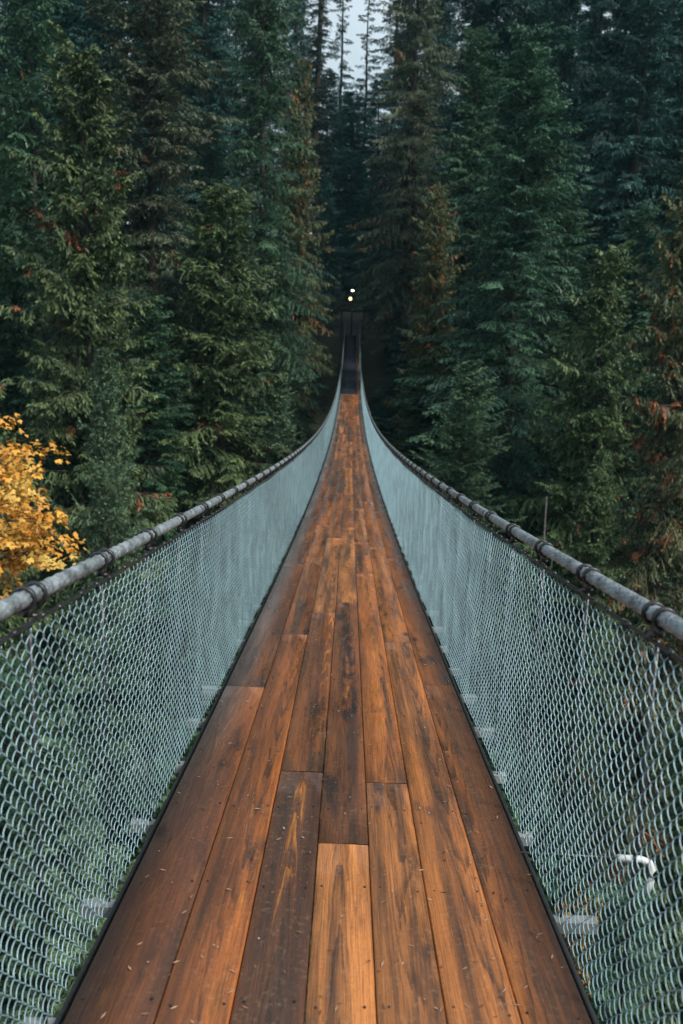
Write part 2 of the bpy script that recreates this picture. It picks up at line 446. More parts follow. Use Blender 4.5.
# ---- hanger rods and crossbeams, one pair per clamp
for s in (-1, 1):
    rest = MB()
    for k, y in zip(kk, ky):
        zt = float(deck_z(y)) + RH - .06; zb = float(deck_z(y)) - .10
        P = [(s * (RX + .004), y, zt), (s * (RX + .006), y, (zt + zb) / 2), (s * (RX + .01), y, zb)]
        if k in near:
            mb = MB(); mb.tube(P, .0062, 8); bpart('hanger_rod', mb.mesh('hanger_rod', M['black'], True))
        else: rest.tube(P, .0062, 5)
    tag(bpart('far_rods', rest.mesh('far_rods', M['black'], True)), kind='stuff')
rest = MB()
near100 = set(kk[order[:100]].tolist())
for k, y in zip(kk, ky):
    mb = MB() if k in near100 else rest
    zc = float(deck_z(y)) - .105
    mb.box((.02 * math.sin(k * 2.3), y + .012 * math.sin(k * 5.1), zc), (1.66 + .08 * math.sin(k * 1.7), .042, .04))
    if k in near100: bpart('crossbeam', mb.mesh('crossbeam', M['grey']))
tag(bpart('far_crossbeams', rest.mesh('far_crossbeams', M['grey'])), kind='stuff')

# ---- white waste water pipe that comes out from under the boards and bends down
yb = 2.96; zb = float(deck_z(yb)) - .075
mb = MB(); mb.tube([(.2, yb, zb + .02), (.9, yb, zb + .005), (1.10, yb, zb)], .006, 8); bpart('pipe_bracket', mb.mesh('pipe_bracket', M['black'], True))
P = [(1.085, yb, zb), (1.175, yb, zb - .002), (1.21, yb, zb - .015), (1.225, yb, zb - .045), (1.225, yb, zb - .09), (1.21, yb, zb - .15)]
mb = MB(); mb.tube(P, .014, 12)
bpart('drain_pipe', mb.mesh('drain_pipe', mat_simple('white_plastic_pipe', (.66, .67, .66), .4, 0, 6, .3), True))

# ---- chain link netting: interlocked flattened spirals
def netting(s):
    P = .029; per = .058; A = .0152; dep = .0046
    Hs = RH - .074 + .045                                            # from 4.5 cm below the deck to the lacing rope
    def block(ys, seg, sides, rad):
        nper = Hs / per
        t = np.linspace(0, nper, int(nper * seg) + 1)
        th = 2 * math.pi * t
        V, F = [], []
        tri = (2 / math.pi) * np.arcsin(np.cos(th) * .985)           # zigzag with rounded bends
        jit = RNG.normal(0, .0018, len(ys)) + .007 * np.sin(ys * 1.7) + .004 * np.sin(ys * 4.3 + 1)
        bul = .010 * np.sin(np.linspace(0, math.pi, len(t)))        # the net bows out a little
        ph = np.where(np.arange(len(ys)) % 2 == 0, 1., -1.)
        y = ys[:, None] + jit[:, None] + A * tri[None] * ph[:, None]
        x = s * (.742 + bul[None] + .004 * np.sin(ys[:, None] * 2.1 + t[None] * .7) - .003 * np.abs(np.sin((ys[:, None] - Y0) / STEP * math.pi)) * np.sin(np.linspace(0, math.pi, len(t)))[None]) + dep * np.sin(th)[None] * ph[:, None] + 0 * y
        z = deck_z(ys)[:, None] - .045 + t[None] * per + .002 * np.sin(ys[:, None] * 3.7)
        C = np.stack([x, y, z], -1)                                  # (n, m, 3)
        T = np.gradient(C, axis=1); T /= np.linalg.norm(T, axis=2)[..., None]
        ref = np.array([1., 0, 0])
        B = np.cross(T, ref); B /= np.linalg.norm(B, axis=2)[..., None]
        N = np.cross(B, T)
        a = np.linspace(0, 2 * math.pi, sides, endpoint=False)
        v = C[:, :, None] + rad * (np.cos(a)[:, None] * N[:, :, None] + np.sin(a)[:, None] * B[:, :, None])
        n, m = y.shape
        i = np.arange(n)[:, None, None] * m * sides; j = np.arange(m - 1)[None, :, None] * sides; q = np.arange(sides)[None, None]
        q2 = (q + 1) % sides
        f = np.stack(np.broadcast_arrays(i + j + q, i + j + q2, i + j + sides + q2, i + j + sides + q), -1).reshape(-1, 4)
        return v.reshape(-1, 3), f
    v1, f1 = block(np.arange(-1.5, 8, P), 10, 5, .0015)
    v2, f2 = block(np.arange(v1[:, 1].max() + P * .4, 26, P), 6, 4, .0015)
    v3, f3 = block(np.arange(v2[:, 1].max() + P * .4, DECK_END, P), 4, 3, .0015)
    v0, f0 = block(np.arange(-5.9, -1.5 - P, P), 4, 3, .0015)
    V, F, n = [], [], 0
    for v, f in ((v0, f0), (v1, f1), (v2, f2), (v3, f3)):
        V.append(v); F.append(f + n); n += len(v)
    return np_mesh('chain_link_netting', np.concatenate(V), np.concatenate(F), M['wire'], True)
for s in (-1, 1):
    bpart('chain_link_netting', netting(s))

# litter of needles and chips lying on the boards
def litter():
    V, F, C = [], [], []
    rr = np.random.default_rng(3)
    n = 1500
    for i in range(n):
        y = 1.2 + 22 * rr.random() ** 1.6; x = rr.uniform(-.68, .68)
        l = rr.uniform(.004, .016); w = rr.uniform(.0012, .004); a = rr.uniform(0, 6.28)
        d = np.array([math.cos(a), math.sin(a)]); p = np.array([-d[1], d[0]])
        z = float(deck_z(y)) + .0045
        b = len(V)
        for q in (d * l, p * w, -d * l, -p * w):
            V.append((x + q[0], y + q[1], z + float(deck_z(y + q[1]) - deck_z(y)) + .001 * rr.random()))
        F.append((b, b + 1, b + 2, b + 3))
        c = random.choice([(.5, .36, .22), (.34, .2, .09), (.6, .5, .38), (.12, .07, .04), (.05, .04, .03)])
        C += [c] * 4
    o = obj('needle_litter', np_mesh('needle_litter', V, F, M['leaves'], False, np.array(C)))
    tag(o, 'pale needles and wood chips scattered over the bridge boards', 'litter', kind='stuff')
litter()

# screw heads in the boards: part of the bridge
mb = MB()
for k, y in zip(kk, ky):
    if not -1 < y < 24: continue
    for r in range(7):
        for d in (.035, -.035):
            x = (bounds[r] + bounds[r + 1]) / 2 + (bounds[r + 1] - bounds[r]) * .36 * np.sign(d) + random.uniform(-.008, .008)
            yy = y + random.uniform(-.02, .02); z = float(deck_z(yy))
            a = np.linspace(0, 2 * math.pi, 8, endpoint=False)
            mb.tube([(x, yy, z - .004), (x, yy, z + .0028)], .0036, 8)
tag(bpart('screw_heads', mb.mesh('screw_heads', M['black'])), kind='stuff')

# ------------------------------------------------------------------ conifers
def lerp(a, b, t): return a + (b - a) * t

SPEC = {
    #            droop  tipup elev_top elev_bot  twigdroop leafl  leafw   colours dark / light / flag, flag share
    'cedar':   dict(droop=.42, tip=.14, et=34, eb=0, td=.95, ll=.34, lw=.055, lean=.9, c0=(0.023, 0.051, 0.024), c1=(0.112, 0.176, 0.067), fl=(.22, .095, .035), fs=.02, gap=.42),
    'hemlock': dict(droop=.50, tip=.0, et=40, eb=6, td=.70, ll=.28, lw=.042, lean=.85, c0=(0.014, 0.047, 0.033), c1=(0.081, 0.172, 0.092), fl=(.16, .08, .03), fs=.006, gap=.40),
    'fir':     dict(droop=.10, tip=.12, et=40, eb=-12, td=.18, ll=.24, lw=.045, lean=.75, c0=(.040, .080, .048), c1=(.135, .215, .115), fl=(.15, .09, .03), fs=.0, gap=.34),
    'old':     dict(droop=.42, tip=.10, et=30, eb=-12, td=.85, ll=.30, lw=.045, lean=.8, c0=(0.030, 0.049, 0.034), c1=(0.137, 0.166, 0.100), fl=(.17, .085, .04), fs=.03, gap=.5),
    'rust':    dict(droop=.42, tip=.12, et=32, eb=-2, td=.9, ll=.30, lw=.055, lean=.9, c0=(0.028, 0.050, 0.024), c1=(0.132, 0.149, 0.062), fl=(.25, .105, .038), fs=.11, gap=.42),
    'dark':    dict(droop=.4, tip=.06, et=30, eb=-4, td=.7, ll=.34, lw=.052, lean=.85, c0=(0.011, 0.043, 0.041), c1=(0.046, 0.132, 0.112), fl=(.15, .07, .03), fs=.0, gap=.52),
    'airy':    dict(droop=.4, tip=.06, et=30, eb=-4, td=.7, ll=.34, lw=.052, lean=.85, c0=(0.011, 0.043, 0.041), c1=(0.046, 0.132, 0.110), fl=(.15, .07, .03), fs=.0, gap=2.0),
}

def conifer(kind, seed, H, R, base=.08, narrow=1.0):
    """crown (needle sprays on drooping branches) and trunk (with its limbs) of one tree of height H, crown radius R"""
    sp = SPEC[kind]; rg = np.random.default_rng(seed)
    z = base * H; br = []
    while z < H * .992:
        t = z / H
        k = rg.integers(3, 5)
        for _ in range(k): br.append((z + rg.uniform(-.15, .15), rg.uniform(0, 2 * math.pi)))
        z += sp['gap'] * .70 * (1.0 - .45 * t) * rg.uniform(.6, 1.4)
    TW = []; limbs = []
    lump = rg.uniform(.62, 1.2, (11, 6))                            # uneven outline
    for (zb, az) in br:
        t = (zb / H - base) / (1 - base); t = min(max(t, 0), 1)
        prof = (1 - t + (.012 if kind == 'fir' else .055)) ** .56 * min(1, .6 + t * 4) * narrow ** t
        lu = lump[int(t * 10.99), int(az / 6.2832 * 5.99)]
        L = max(.35, R * prof * lu * (rg.uniform(.85, 1.15) if rg.random() < .42 else rg.uniform(.35, .75)))
        if rg.random() < .06: L *= 1.15
        el = math.radians(lerp(sp['eb'], sp['et'], t ** 1.3) + rg.uniform(-14, 14))
        hd = np.array([math.cos(az), math.sin(az), 0.])
        n = max(4, int(L / .24)); s = np.linspace(0, 1, n)
        r = L * s * math.cos(el)
        zz = zb + L * s * math.sin(el) - sp['droop'] * L * s ** 2 * (1 - .6 * t) + sp['tip'] * L * np.maximum(0, s - .6) ** 2 * 4
        bend = rg.normal(0, .12) * L * s ** 2
        perp = np.array([-hd[1], hd[0], 0.])
        P = hd[None] * r[:, None] + perp[None] * bend[:, None]; P[:, 2] = zz
        if L > 1.0 and zb < .8 * H: limbs.append((P[::max(1, n // 5)], .007 * L + .010))
        d = np.gradient(P, axis=0); d /= np.linalg.norm(d, axis=1)[:, None]
        bt = rg.uniform(0, 1) ; flag = rg.random() < sp['fs']
        for i in range(1, n):
            if s[i] < .12: continue
            for sd in (-1, 1):
                if rg.random() < .1: continue
                l = (.34 * L * (1 - s[i]) ** .8 + .30) * rg.uniform(.7, 1.2)
                l = min(l, 1.7)
                side = perp * sd
                q = d[i] * .62 + side * .78 + np.array([0, 0, -sp['td'] * rg.uniform(.1, 1.2)]) + rg.normal(0, .20, 3)
                q /= np.linalg.norm(q)
                f2 = flag and rg.random() < .55 or (sp['fs'] > 0 and rg.random() < sp['fs'] * .45)
                TW.append((*P[i], *q, *d[i], l, bt, s[i], 1. if f2 else 0.))
        # leading spray at the branch tip
        TW.append((*P[-2], *d[-1], *perp, .5, bt, 1., 1. if flag else 0.))
    T = np.array(TW)
    p, q, d, l, bt, ss, fl = T[:, 0:3], T[:, 3:6], T[:, 6:9], T[:, 9], T[:, 10], T[:, 11], T[:, 12]
    n = len(T)
    side = np.cross(q, np.cross(d, q)); side += rg.normal(0, .25, side.shape)
    side /= np.linalg.norm(side, axis=1)[:, None] + 1e-9
    nl = 5
    quads = []; cols = []
    c0, c1, cf = np.array(sp['c0']), np.array(sp['c1']), np.array(sp['fl'])
    tipm = np.clip(bt * .75 + rg.uniform(-.2, .3, n), 0, 1)
    basec = c0[None] + (c1 - c0)[None] * tipm[:, None]
    basec = np.where(fl[:, None] > 0, cf[None] * rg.uniform(.5, 1.2, n)[:, None], basec)
    def rh(b, dr, ln, w, sv, col, sag):
        # one slender leaf spray: two planes bent at the middle
        mid = b + dr * (ln * .5)[:, None]; mid[:, 2] += sag * ln * .08
        tip = b + dr * ln[:, None]; tip[:, 2] -= sag * ln * .18
        quads.append(np.stack([b, mid + sv * w[:, None], tip, mid - sv * w[:, None]], 1))
        cols.append(col)
    rh(p, q, l, np.full(n, sp['lw'] * .8), side, basec * .9, 1.)
    for k in range(nl):
        u = (k + .6) / (nl + .2)
        b = p + q * (l * u)[:, None]; b[:, 2] -= l * .10 * u * u
        for sd in (-1, 1):
            dr = q * sp['lean'] * .8 + side * sd * .75 + rg.normal(0, .16, (n, 3)); dr[:, 2] -= sp['td'] * .35
            dr /= np.linalg.norm(dr, axis=1)[:, None]
            ln = np.minimum(sp['ll'] * .85 * rg.uniform(.6, 1.3, n), l * .6) * (1.15 - .55 * u)
            sv = np.cross(dr, rg.normal(0, .5, (n, 3)) + np.array([0, 0, 1.])); sv /= np.linalg.norm(sv, axis=1)[:, None] + 1e-9
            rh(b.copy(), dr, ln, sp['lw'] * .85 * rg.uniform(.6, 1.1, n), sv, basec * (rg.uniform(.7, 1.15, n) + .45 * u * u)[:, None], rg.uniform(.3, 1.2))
    Q = np.concatenate(quads); Cc = np.concatenate(cols)
    V = Q.reshape(-1, 3); F = np.arange(len(V)).reshape(-1, 4)
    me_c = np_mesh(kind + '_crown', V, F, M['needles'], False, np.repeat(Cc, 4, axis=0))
    # trunk and limbs
    zs = np.linspace(-1.5, H * .985, 26)
    wob = np.stack([np.sin(zs * .35 + seed) * .06, np.cos(zs * .29 + seed * 2) * .06, zs], 1)
    r0 = .0072 * H + .06
    rad = r0 * np.clip(1 - zs / H, .02, 1) ** .85 + np.exp(-np.maximum(zs, 0) * .9) * r0 * .35
    v, f = tube_arrays(wob, rad, 10)
    Vt, Ft, m = [v], [f], len(v)
    for (P, r1) in limbs:
        if len(P) < 2: continue
        v, f = tube_arrays(P, np.linspace(r1, r1 * .25, len(P)), 4); Vt.append(v); Ft.append(f + m); m += len(v)
    me_t = np_mesh(kind + '_trunk', np.concatenate(Vt), np.concatenate(Ft), M['bark'], True)
    return me_t, me_c, H, R

PROTO = {
    'cedar': [conifer('cedar', 11, 34, 5.4), conifer('cedar', 12, 26, 4.6)],
    'hemlock': [conifer('hemlock', 21, 40, 5.6), conifer('hemlock', 22, 34, 5.0)],
    'fir': [conifer('fir', 31, 20, 4.0, .05), conifer('fir', 32, 16, 3.4, .05), conifer('fir', 33, 30, 5.4, .1)],
    'old': [conifer('old', 41, 46, 4.6, .12, 1.25)],
    'rust': [conifer('rust', 51, 28, 5.0)],
    'dark': [conifer('dark', 61, 42, 5.6), conifer('dark', 62, 36, 5.4, .2)],
    'airy': [conifer('airy', 71, 55, 5.0, .08)],
}

NAMES = dict(airy='conifer_tree', cedar='cedar_tree', hemlock='hemlock_tree', fir='fir_tree', old='old_conifer_tree', rust='rusty_cedar_tree', dark='conifer_tree')
def plant(kind, var, X, Y, top, R, label, group=None, rz=None, base=None):
    me_t, me_c, H0, R0 = PROTO[kind][var]
    zb = terr(X, Y) - .3 if base is None else base
    H = top - zb
    o = empty(NAMES[kind], (X, Y, zb), random.uniform(0, 6.28) if rz is None else rz)
    o.scale = (R / R0, R / R0, H / H0)
    tag(o, label, 'tree', group)
    obj('trunk', me_t, o); obj('crown', me_c, o)
    return o

# ---- broadleaf trees: lobed leaves in flat layered clumps at the ends of limbs
def broadleaf(name, seed, H, R, Hc, ncl, leaf, cols, per=34):
    """Hc: height of the crown; leaves sit in ncl flat clumps"""
    rg = np.random.default_rng(seed)
    cen = []
    while len(cen) < ncl:
        u = rg.normal(0, 1, 3); u /= np.linalg.norm(u)
        r = rg.uniform(.35, 1.0) ** .6
        c = u * r * np.array([R, R, Hc / 2]) * rg.uniform(.8, 1.08)
        c[2] += H - Hc / 2
        cen.append(c)
    cen = np.array(cen)
    Vt, Ft, m = [], [], 0
    zs = np.linspace(-1, H * .8, 16)
    wob = np.stack([np.sin(zs * .5 + seed) * .15, np.cos(zs * .4) * .15, zs], 1)
    v, f = tube_arrays(wob, np.linspace(.035 * H * .5 + .05, .04, 16), 10); Vt.append(v); Ft.append(f); m += len(v)
    for c in cen:
        hb = max(H - Hc * 1.1, min(c[2] - .25 * np.hypot(c[0], c[1]) - .5, H * .78))
        b = np.array([np.sin(hb * .5 + seed) * .15, np.cos(hb * .4) * .15, hb])
        t = np.linspace(0, 1, 6)[:, None]
        P = b * (1 - t) + c * t; P[:, 2] += np.sin(t[:, 0] * math.pi) * .25 * np.hypot(c[0], c[1]) * .5
        P += rg.normal(0, .05, P.shape) * (t * (1 - t) * 4)
        v, f = tube_arrays(P, np.linspace(.035, .008, 6), 4); Vt.append(v); Ft.append(f + m); m += len(v)
    me_t = np_mesh(name + '_trunk', np.concatenate(Vt), np.concatenate(Ft), M['bark'], True)
    n = ncl * per
    ci = np.repeat(np.arange(ncl), per)
    rad = rg.uniform(.35, .8, ncl)[ci] * (R / 3) ** .5
    a = rg.uniform(0, 6.283, n); rr = np.sqrt(rg.uniform(0, 1, n)) * rad
    p = cen[ci] + np.stack([np.cos(a) * rr, np.sin(a) * rr, rg.normal(0, .10, n) - .25 * rr ** 2], 1)
    nrm = rg.normal(0, .42, (n, 3)) + np.array([0, 0, 1.]) + .35 * np.stack([np.cos(a), np.sin(a), 0 * a], 1)
    nrm /= np.linalg.norm(nrm, axis=1)[:, None]
    dr = np.stack([np.cos(a), np.sin(a), 0 * a], 1) + rg.normal(0, .5, (n, 3)); dr -= nrm * (dr * nrm).sum(1)[:, None]; dr /= np.linalg.norm(dr, axis=1)[:, None]
    sd = np.cross(nrm, dr)
    L = leaf * rg.uniform(.6, 1.25, n)
    Q, C = [], []
    ck = rg.uniform(0, 1, ncl)[ci] * .6 + rg.uniform(0, .4, n)
    cc = np.array(cols)
    idx = np.clip(ck * (len(cc) - 1), 0, len(cc) - 1.001); i0 = idx.astype(int); fr = (idx - i0)[:, None]
    base = cc[i0] * (1 - fr) + cc[i0 + 1] * fr
    base *= rg.uniform(.75, 1.2, n)[:, None]
    for ang, ln in ((0, 1.), (.95, .78), (-.95, .78)):
        d2 = dr * math.cos(ang) + sd * math.sin(ang); s2 = -dr * math.sin(ang) + sd * math.cos(ang)
        w = (L * .26)[:, None]; l = (L * ln)[:, None]
        Q.append(np.stack([p, p + d2 * l * .55 + s2 * w + nrm * L[:, None] * .05, p + d2 * l - nrm * L[:, None] * .08, p + d2 * l * .55 - s2 * w + nrm * L[:, None] * .05], 1)); C.append(base)
    V = np.concatenate(Q).reshape(-1, 3)
    me_c = np_mesh(name + '_crown', V, np.arange(len(V)).reshape(-1, 4), M['leaves'], False, np.repeat(np.concatenate(C), 4, axis=0))
    return me_t, me_c, H, R

GOLD = [(.22, .22, .07), (.66, .43, .12), (.68, .37, .075), (.54, .21, .03), (.70, .46, .15)]
GREEN = [(.018, .050, .028), (.030, .080, .040), (.050, .10, .045), (.024, .065, .045)]
RUSTY = [(.10, .06, .025), (.34, .13, .02), (.40, .19, .03), (.09, .10, .03)]
PROTO['maple'] = [broadleaf('maple', 5, 17, 3.4, 5.6, 150, .145, GOLD, 64)]
PROTO['alder'] = [broadleaf('alder', 6, 18, 4.0, 11, 300, .20, GREEN, 36)]
PROTO['vine'] = [broadleaf('vine', 8, 6, 1.8, 2.6, 22, .09, RUSTY, 20)]
NAMES.update(maple='maple_tree', alder='broadleaf_tree', vine='vine_maple_tree')

plant('maple', 0, -10.2, 20.5, .1, 3.3, 'golden orange autumn maple beyond the rail at the left edge', rz=.4)

# --- conifers one can pick out, left of the bridge
plant('cedar', 0, -14.0, 46, 15.5, 7.3, 'yellowish green cedar with a pointed top standing in front at the far left', rz=1.0)
plant('old', 0, -14.2, 62, 31, 6.8, 'very tall olive brown conifer rising out of the picture behind the pointed cedar', rz=.3)
plant('hemlock', 0, -7.2, 68, 35, 5.9, 'tall dark hemlock with drooping fronds left of the sky gap', rz=2.0)
plant('fir', 2, -11.4, 39.5, .5, 3.9, 'young blue green fir rising above the left rail beside the golden maple', rz=.5)
plant('cedar', 1, -8.4, 56, 11.0, 6.8, 'mid green cedar in the middle of the left forest with pale branch tips', rz=4.2)
plant('hemlock', 1, -6.2, 72, 5.5, 4.6, 'low green hemlock whose fronds reach toward the far end of the left rail', rz=1.3)
plant('rust', 0, -5.0, 79, 25, 3.9, 'narrow rust flecked cedar on the left side of the dark path opening', rz=5.0)
plant('hemlock', 1, -19.5, 54, 24, 6.6, 'dark hemlock at the far left behind the yellowish cedar', rz=3.0)
plant('cedar', 1, -17.5, 38, 3, 5.6, 'low olive cedar at the left edge behind the golden maple', rz=.2)
plant('hemlock', 0, -12.4, 52, 4.0, 5.6, 'dark hemlock between the young blue fir and the mid green cedar', rz=.9)
plant('fir', 1, -4.7, 58, -1.2, 3.5, 'short green fir close to the left rail halfway along the bridge', rz=2.2)

# --- right of the bridge
plant('old', 0, 4.9, 83, 44, 5.0, 'tall greyish brown conifer just right of the sky gap', rz=2.5)
plant('hemlock', 0, 10.6, 58, 21.2, 7.6, 'large hemlock with pale drooping branch tips in the middle of the right forest', rz=.0)
plant('rust', 0, 6.1, 67, 13.2, 3.7, 'slim cedar with orange dead sprays right of the path opening', rz=1.4)
plant('fir', 2, 6.9, 51, .4, 5.4, 'bright blue green young fir just above the right rail', rz=.8)
plant('fir', 2, 5.6, 65, .3, 5.0, 'green young fir behind the bright fir, nearer the end of the bridge', rz=3.1)
plant('cedar', 1, 14.6, 51, 7.4, 5.6, 'green cedar with a few red orange sprays at the right above the rail', rz=2.7)
plant('rust', 0, 16.4, 43, 9.6, 5.1, 'rusty brown cedar at the right edge of the photo', rz=.6)
plant('dark', 0, 22.6, 74, 37, 7.3, 'very tall dark conifer filling the upper right corner', rz=.2)
plant('dark', 1, 17.4, 80, 35, 6.3, 'tall dark conifer between the large hemlock and the upper right corner', rz=1.9)
plant('hemlock', 1, 19.2, 60, 11, 5.6, 'dark green hemlock behind the rusty cedar at the right', rz=2.9)
plant('cedar', 0, 12.4, 42, -4.5, 4.4, 'low dark cedar directly above the middle of the right rail', rz=4.4)
plant('hemlock', 1, 9.6, 76, 27, 5.6, 'shaded hemlock behind the slim orange flecked cedar', rz=5.3)
plant('cedar', 0, 17.2, 34, -1.5, 5.4, 'olive green cedar low at the right edge over the handrail', rz=3.6)

# --- trees round the path at the far end
for X, Y, top, R in ((-4.8, 136, 40, 7.5), (3.0, 138, 40, 7.5), (-.8, 130, 36, 7.5)):
    plant('dark', 1, X, Y, top, R, 'broad dark conifer filling the lower part of the sky gap above the lamps', 'broad dark conifers under the sky gap')
plant('dark', 0, -1.8, 142, 39, 6.0, 'dark conifer closing the view at the end of the path under the sky gap', rz=1.1)
plant('dark', 1, 2.4, 118, 25, 4.0, 'shaded conifer right behind the lamps at the bridge end', rz=.1)
plant('dark', 1, -3.6, 108, 21, 3.2, 'shaded conifer left behind the lamps at the bridge end', rz=2.1)
plant('dark', 0, 5.4, 98, 30, 3.6, 'dark narrow conifer behind the greyish brown tree', rz=4.1)
plant('dark', 0, -7.4, 100, 27, 4.0, 'dark conifer behind the rust flecked cedar on the left of the path', rz=.7)

for X, Y, H, R in ((-10.5, 150, 62, 5), (-3.2, 154, 57, 5.0), (1.0, 151, 50, 5.0), (5.6, 149, 62, 5)):
    plant('airy', 0, X, Y, terr(X, Y) + H, R, 'thin crowned conifer in the gap of pale sky, its branches breaking up the light', 'thin conifers in the sky gap')
# the bare trunked tree that stands against the sky
o = empty('pine_tree', (-5.6, 122, terr(-5.6, 122) - .3)); tag(o, 'thin bare trunked tree standing against the pale sky gap', 'tree')
zs = np.linspace(0, 52, 40)
rg = np.random.default_rng(77)
v, f = tube_arrays(np.stack([.15 * np.sin(zs * .2), .1 * np.cos(zs * .17), zs], 1), np.linspace(.55, .22, 40), 10)
Vt, Ft, m = [v], [f], len(v)
lm = []
for i in range(260):
    zb = rg.uniform(14, 51.5); az = rg.uniform(0, 6.28); L = rg.uniform(.8, 4.2) * (1.0 if zb > 30 else .6)
    t = np.linspace(0, 1, 5)
    P = np.stack([np.cos(az) * L * t, np.sin(az) * L * t, zb + .1 * L * t - .4 * L * t ** 2], 1)
    v, f = tube_arrays(P, np.linspace(.045, .012, 5), 4); Vt.append(v); Ft.append(f + m); m += len(v); lm.append(P)
obj('trunk', np_mesh('bare_trunk', np.concatenate(Vt), np.concatenate(Ft), M['bark'], True), o)
Q, C = [], []
for P in lm:
    for _ in range(60):
        t = rg.uniform(.25, 1); c = P[0] * (1 - t) + P[-1] * t + np.array([0, 0, -.4 * t * t * .3])
        d = rg.normal(0, 1, 3); d[2] = -abs(d[2]) * .5; d /= np.linalg.norm(d); l = rg.uniform(.3, .8)
        s = np.cross(d, rg.normal(0, 1, 3)); s /= np.linalg.norm(s)
        Q.append(np.stack([c, c + d * l * .5 + s * .05, c + d * l, c + d * l * .5 - s * .05])); C += [(.018, .04, .026)] * 4
V = np.array(Q).reshape(-1, 3)
obj('crown', np_mesh('bare_crown', V, np.arange(len(V)).reshape(-1, 4), M['needles'], False, np.array(C)), o)

# --- the forest behind: conifers that nothing tells apart
rg = np.random.default_rng(17)
def back_row(y0, y1, x_from, x_to, step, skip, topf, label, group):
    x = x_from
    while x < x_to:
        X = x + rg.uniform(-1.2, 1.2); Y = rg.uniform(y0, y1)
        if not (skip[0] < X < skip[1]):
            H = topf() ; k = rg.integers(0, 2)
            plant('dark', int(k), X, Y, terr(X, Y) + H, rg.uniform(5.8, 7.6), label, group)
        x += step
MID = 'mid sized green conifer filling a space between the taller trees of the forest wall'
for X, Y, top, R, k in ((-10.8, 62, 9, 5.0, 0), (-17.0, 60, 13, 5.4, 1), (-21.5, 52, 8, 5.2, 0), (-6.4, 64, -1.0, 3.4, 1), (-11.8, 72, 19, 5.0, 1), (-16.5, 50, 4, 4.8, 0), (-6.6, 84, 14, 3.6, 0), (-25, 64, 19, 5.4, 0),
                         (9.0, 65, 6, 4.4, 1), (14.6, 62, 12, 5.0, 0), (7.6, 72, 5, 3.8, 0), (18.6, 52, 4, 4.8, 1), (13.2, 70, 17, 5.2, 1), (22.6, 58, 12, 5.2, 0), (6.4, 86, 15, 3.8, 1), (25, 66, 18, 5.4, 1)):
    plant('hemlock', k, X, Y, top, R, MID, 'mid sized conifers of the forest wall')
BACK = 'dark conifer deep in the shaded forest behind the front trees'
back_row(88, 98, -46, 48, 5.2, (-9.5, 7.5), lambda: rg.uniform(40, 50), BACK, 'dark conifers of the forest behind')
back_row(108, 124, -58, 58, 6.2, (-11, 8.5), lambda: rg.uniform(46, 58), BACK, 'dark conifers of the forest behind')
back_row(128, 150, -70, 70, 5.5, (-10, 7), lambda: rg.uniform(50, 62), BACK, 'dark conifers of the forest behind')
back_row(70, 80, -44, -18, 6.0, (0, 0), lambda: rg.uniform(36, 46), BACK, 'dark conifers of the forest behind')
back_row(68, 80, 27, 44, 6.0, (0, 0), lambda: rg.uniform(36, 46), BACK, 'dark conifers of the forest behind')

# --- trees down in the canyon, seen through the netting
GORGE = 'tree far down in the canyon, seen only dimly through the chain link netting'
gl = [('alder', -6.2, 33, -13), ('alder', -13.5, 30, -9), ('hemlock', -16, 26, -12), ('alder', -5.0, 22, -19), ('fir', -9.5, 26, -12), ('alder', -8, 42, -9.5), ('fir', -4.2, 44, -10),
      ('alder', -7.0, 13.5, -20), ('hemlock', -13, 14, -17), ('alder', 6.6, 32, -13), ('cedar', 13.5, 29, -9), ('hemlock', 9.2, 24, -15), ('alder', 5.0, 21, -19), ('fir', 8.6, 41, -9), ('alder', 4.4, 46, -10),
      ('alder', 9.8, 15, -18), ('cedar', 16.5, 21, -12), ('alder', 0, 28, -19), ('hemlock', 0.5, 38, -14), ('alder', -3, 14, -24), ('alder', 4.2, 12.5, -22)]
for kind, X, Y, top in gl:
    plant(kind, 0, X, Y, top, rg.uniform(3.6, 4.8), GORGE, 'trees down in the canyon')
plant('vine', 0, 4.9, 15.6, -9.2, .8, 'small orange leaved maple seen through the right netting', rz=.3, base=-17)

# --- dead wood and rocks
o = empty('dead_tree', (9.9, 41, terr(9.9, 41))); tag(o, 'thin pale dead trunk standing below the right rail', 'dead tree')
zt = -5.7 - terr(9.9, 41); zs = np.linspace(0, zt, 24)
v, f = tube_arrays(np.stack([.2 * np.sin(zs * .15), .1 * np.cos(zs * .3), zs], 1), np.linspace(.13, .04, 24), 9)
obj('trunk', np_mesh('dead_trunk', v, f, M['palebark'], True), o)



# ------------------------------------------------------------------ gate and lamps at the far end
g = empty('bridge_gate', (0, 90.4, END_Z)); tag(g, 'dark timber gate with a small roof at the far end of the bridge', 'gate')
gp = []
for sx in (-1.15, 1.15):
    for dy in (-.5, .5):
        mb = MB(); mb.box((sx, dy, 1.1), (.22, .22, 3.0)); obj('post', mb.mesh('post', M['timber']), g)
mb = MB(); mb.box((0, -.5, 2.45), (3.0, .16, .28)); mb.box((0, .5, 2.45), (3.0, .16, .28)); obj('lintel', mb.mesh('lintel', M['timber']), g)
mb = MB()
for sx in (-1, 1):
    c_, s_ = math.cos(.42), math.sin(.42)
    mb.box((sx * .86, 0, 2.98), (1.86, 1.7, .09), [(c_, 0, s_ * sx), (0, 1, 0), (-s_ * sx, 0, c_)])
obj('roof', mb.mesh('roof', M['timber']), g)
for sx in (-1.15, 1.15):
    mb = MB()
    for zz in (.35, .7, 1.05): mb.box((sx, 0, zz), (.06, .78, .14))
    obj('side_rail', mb.mesh('side_rail', M['timber']), g)
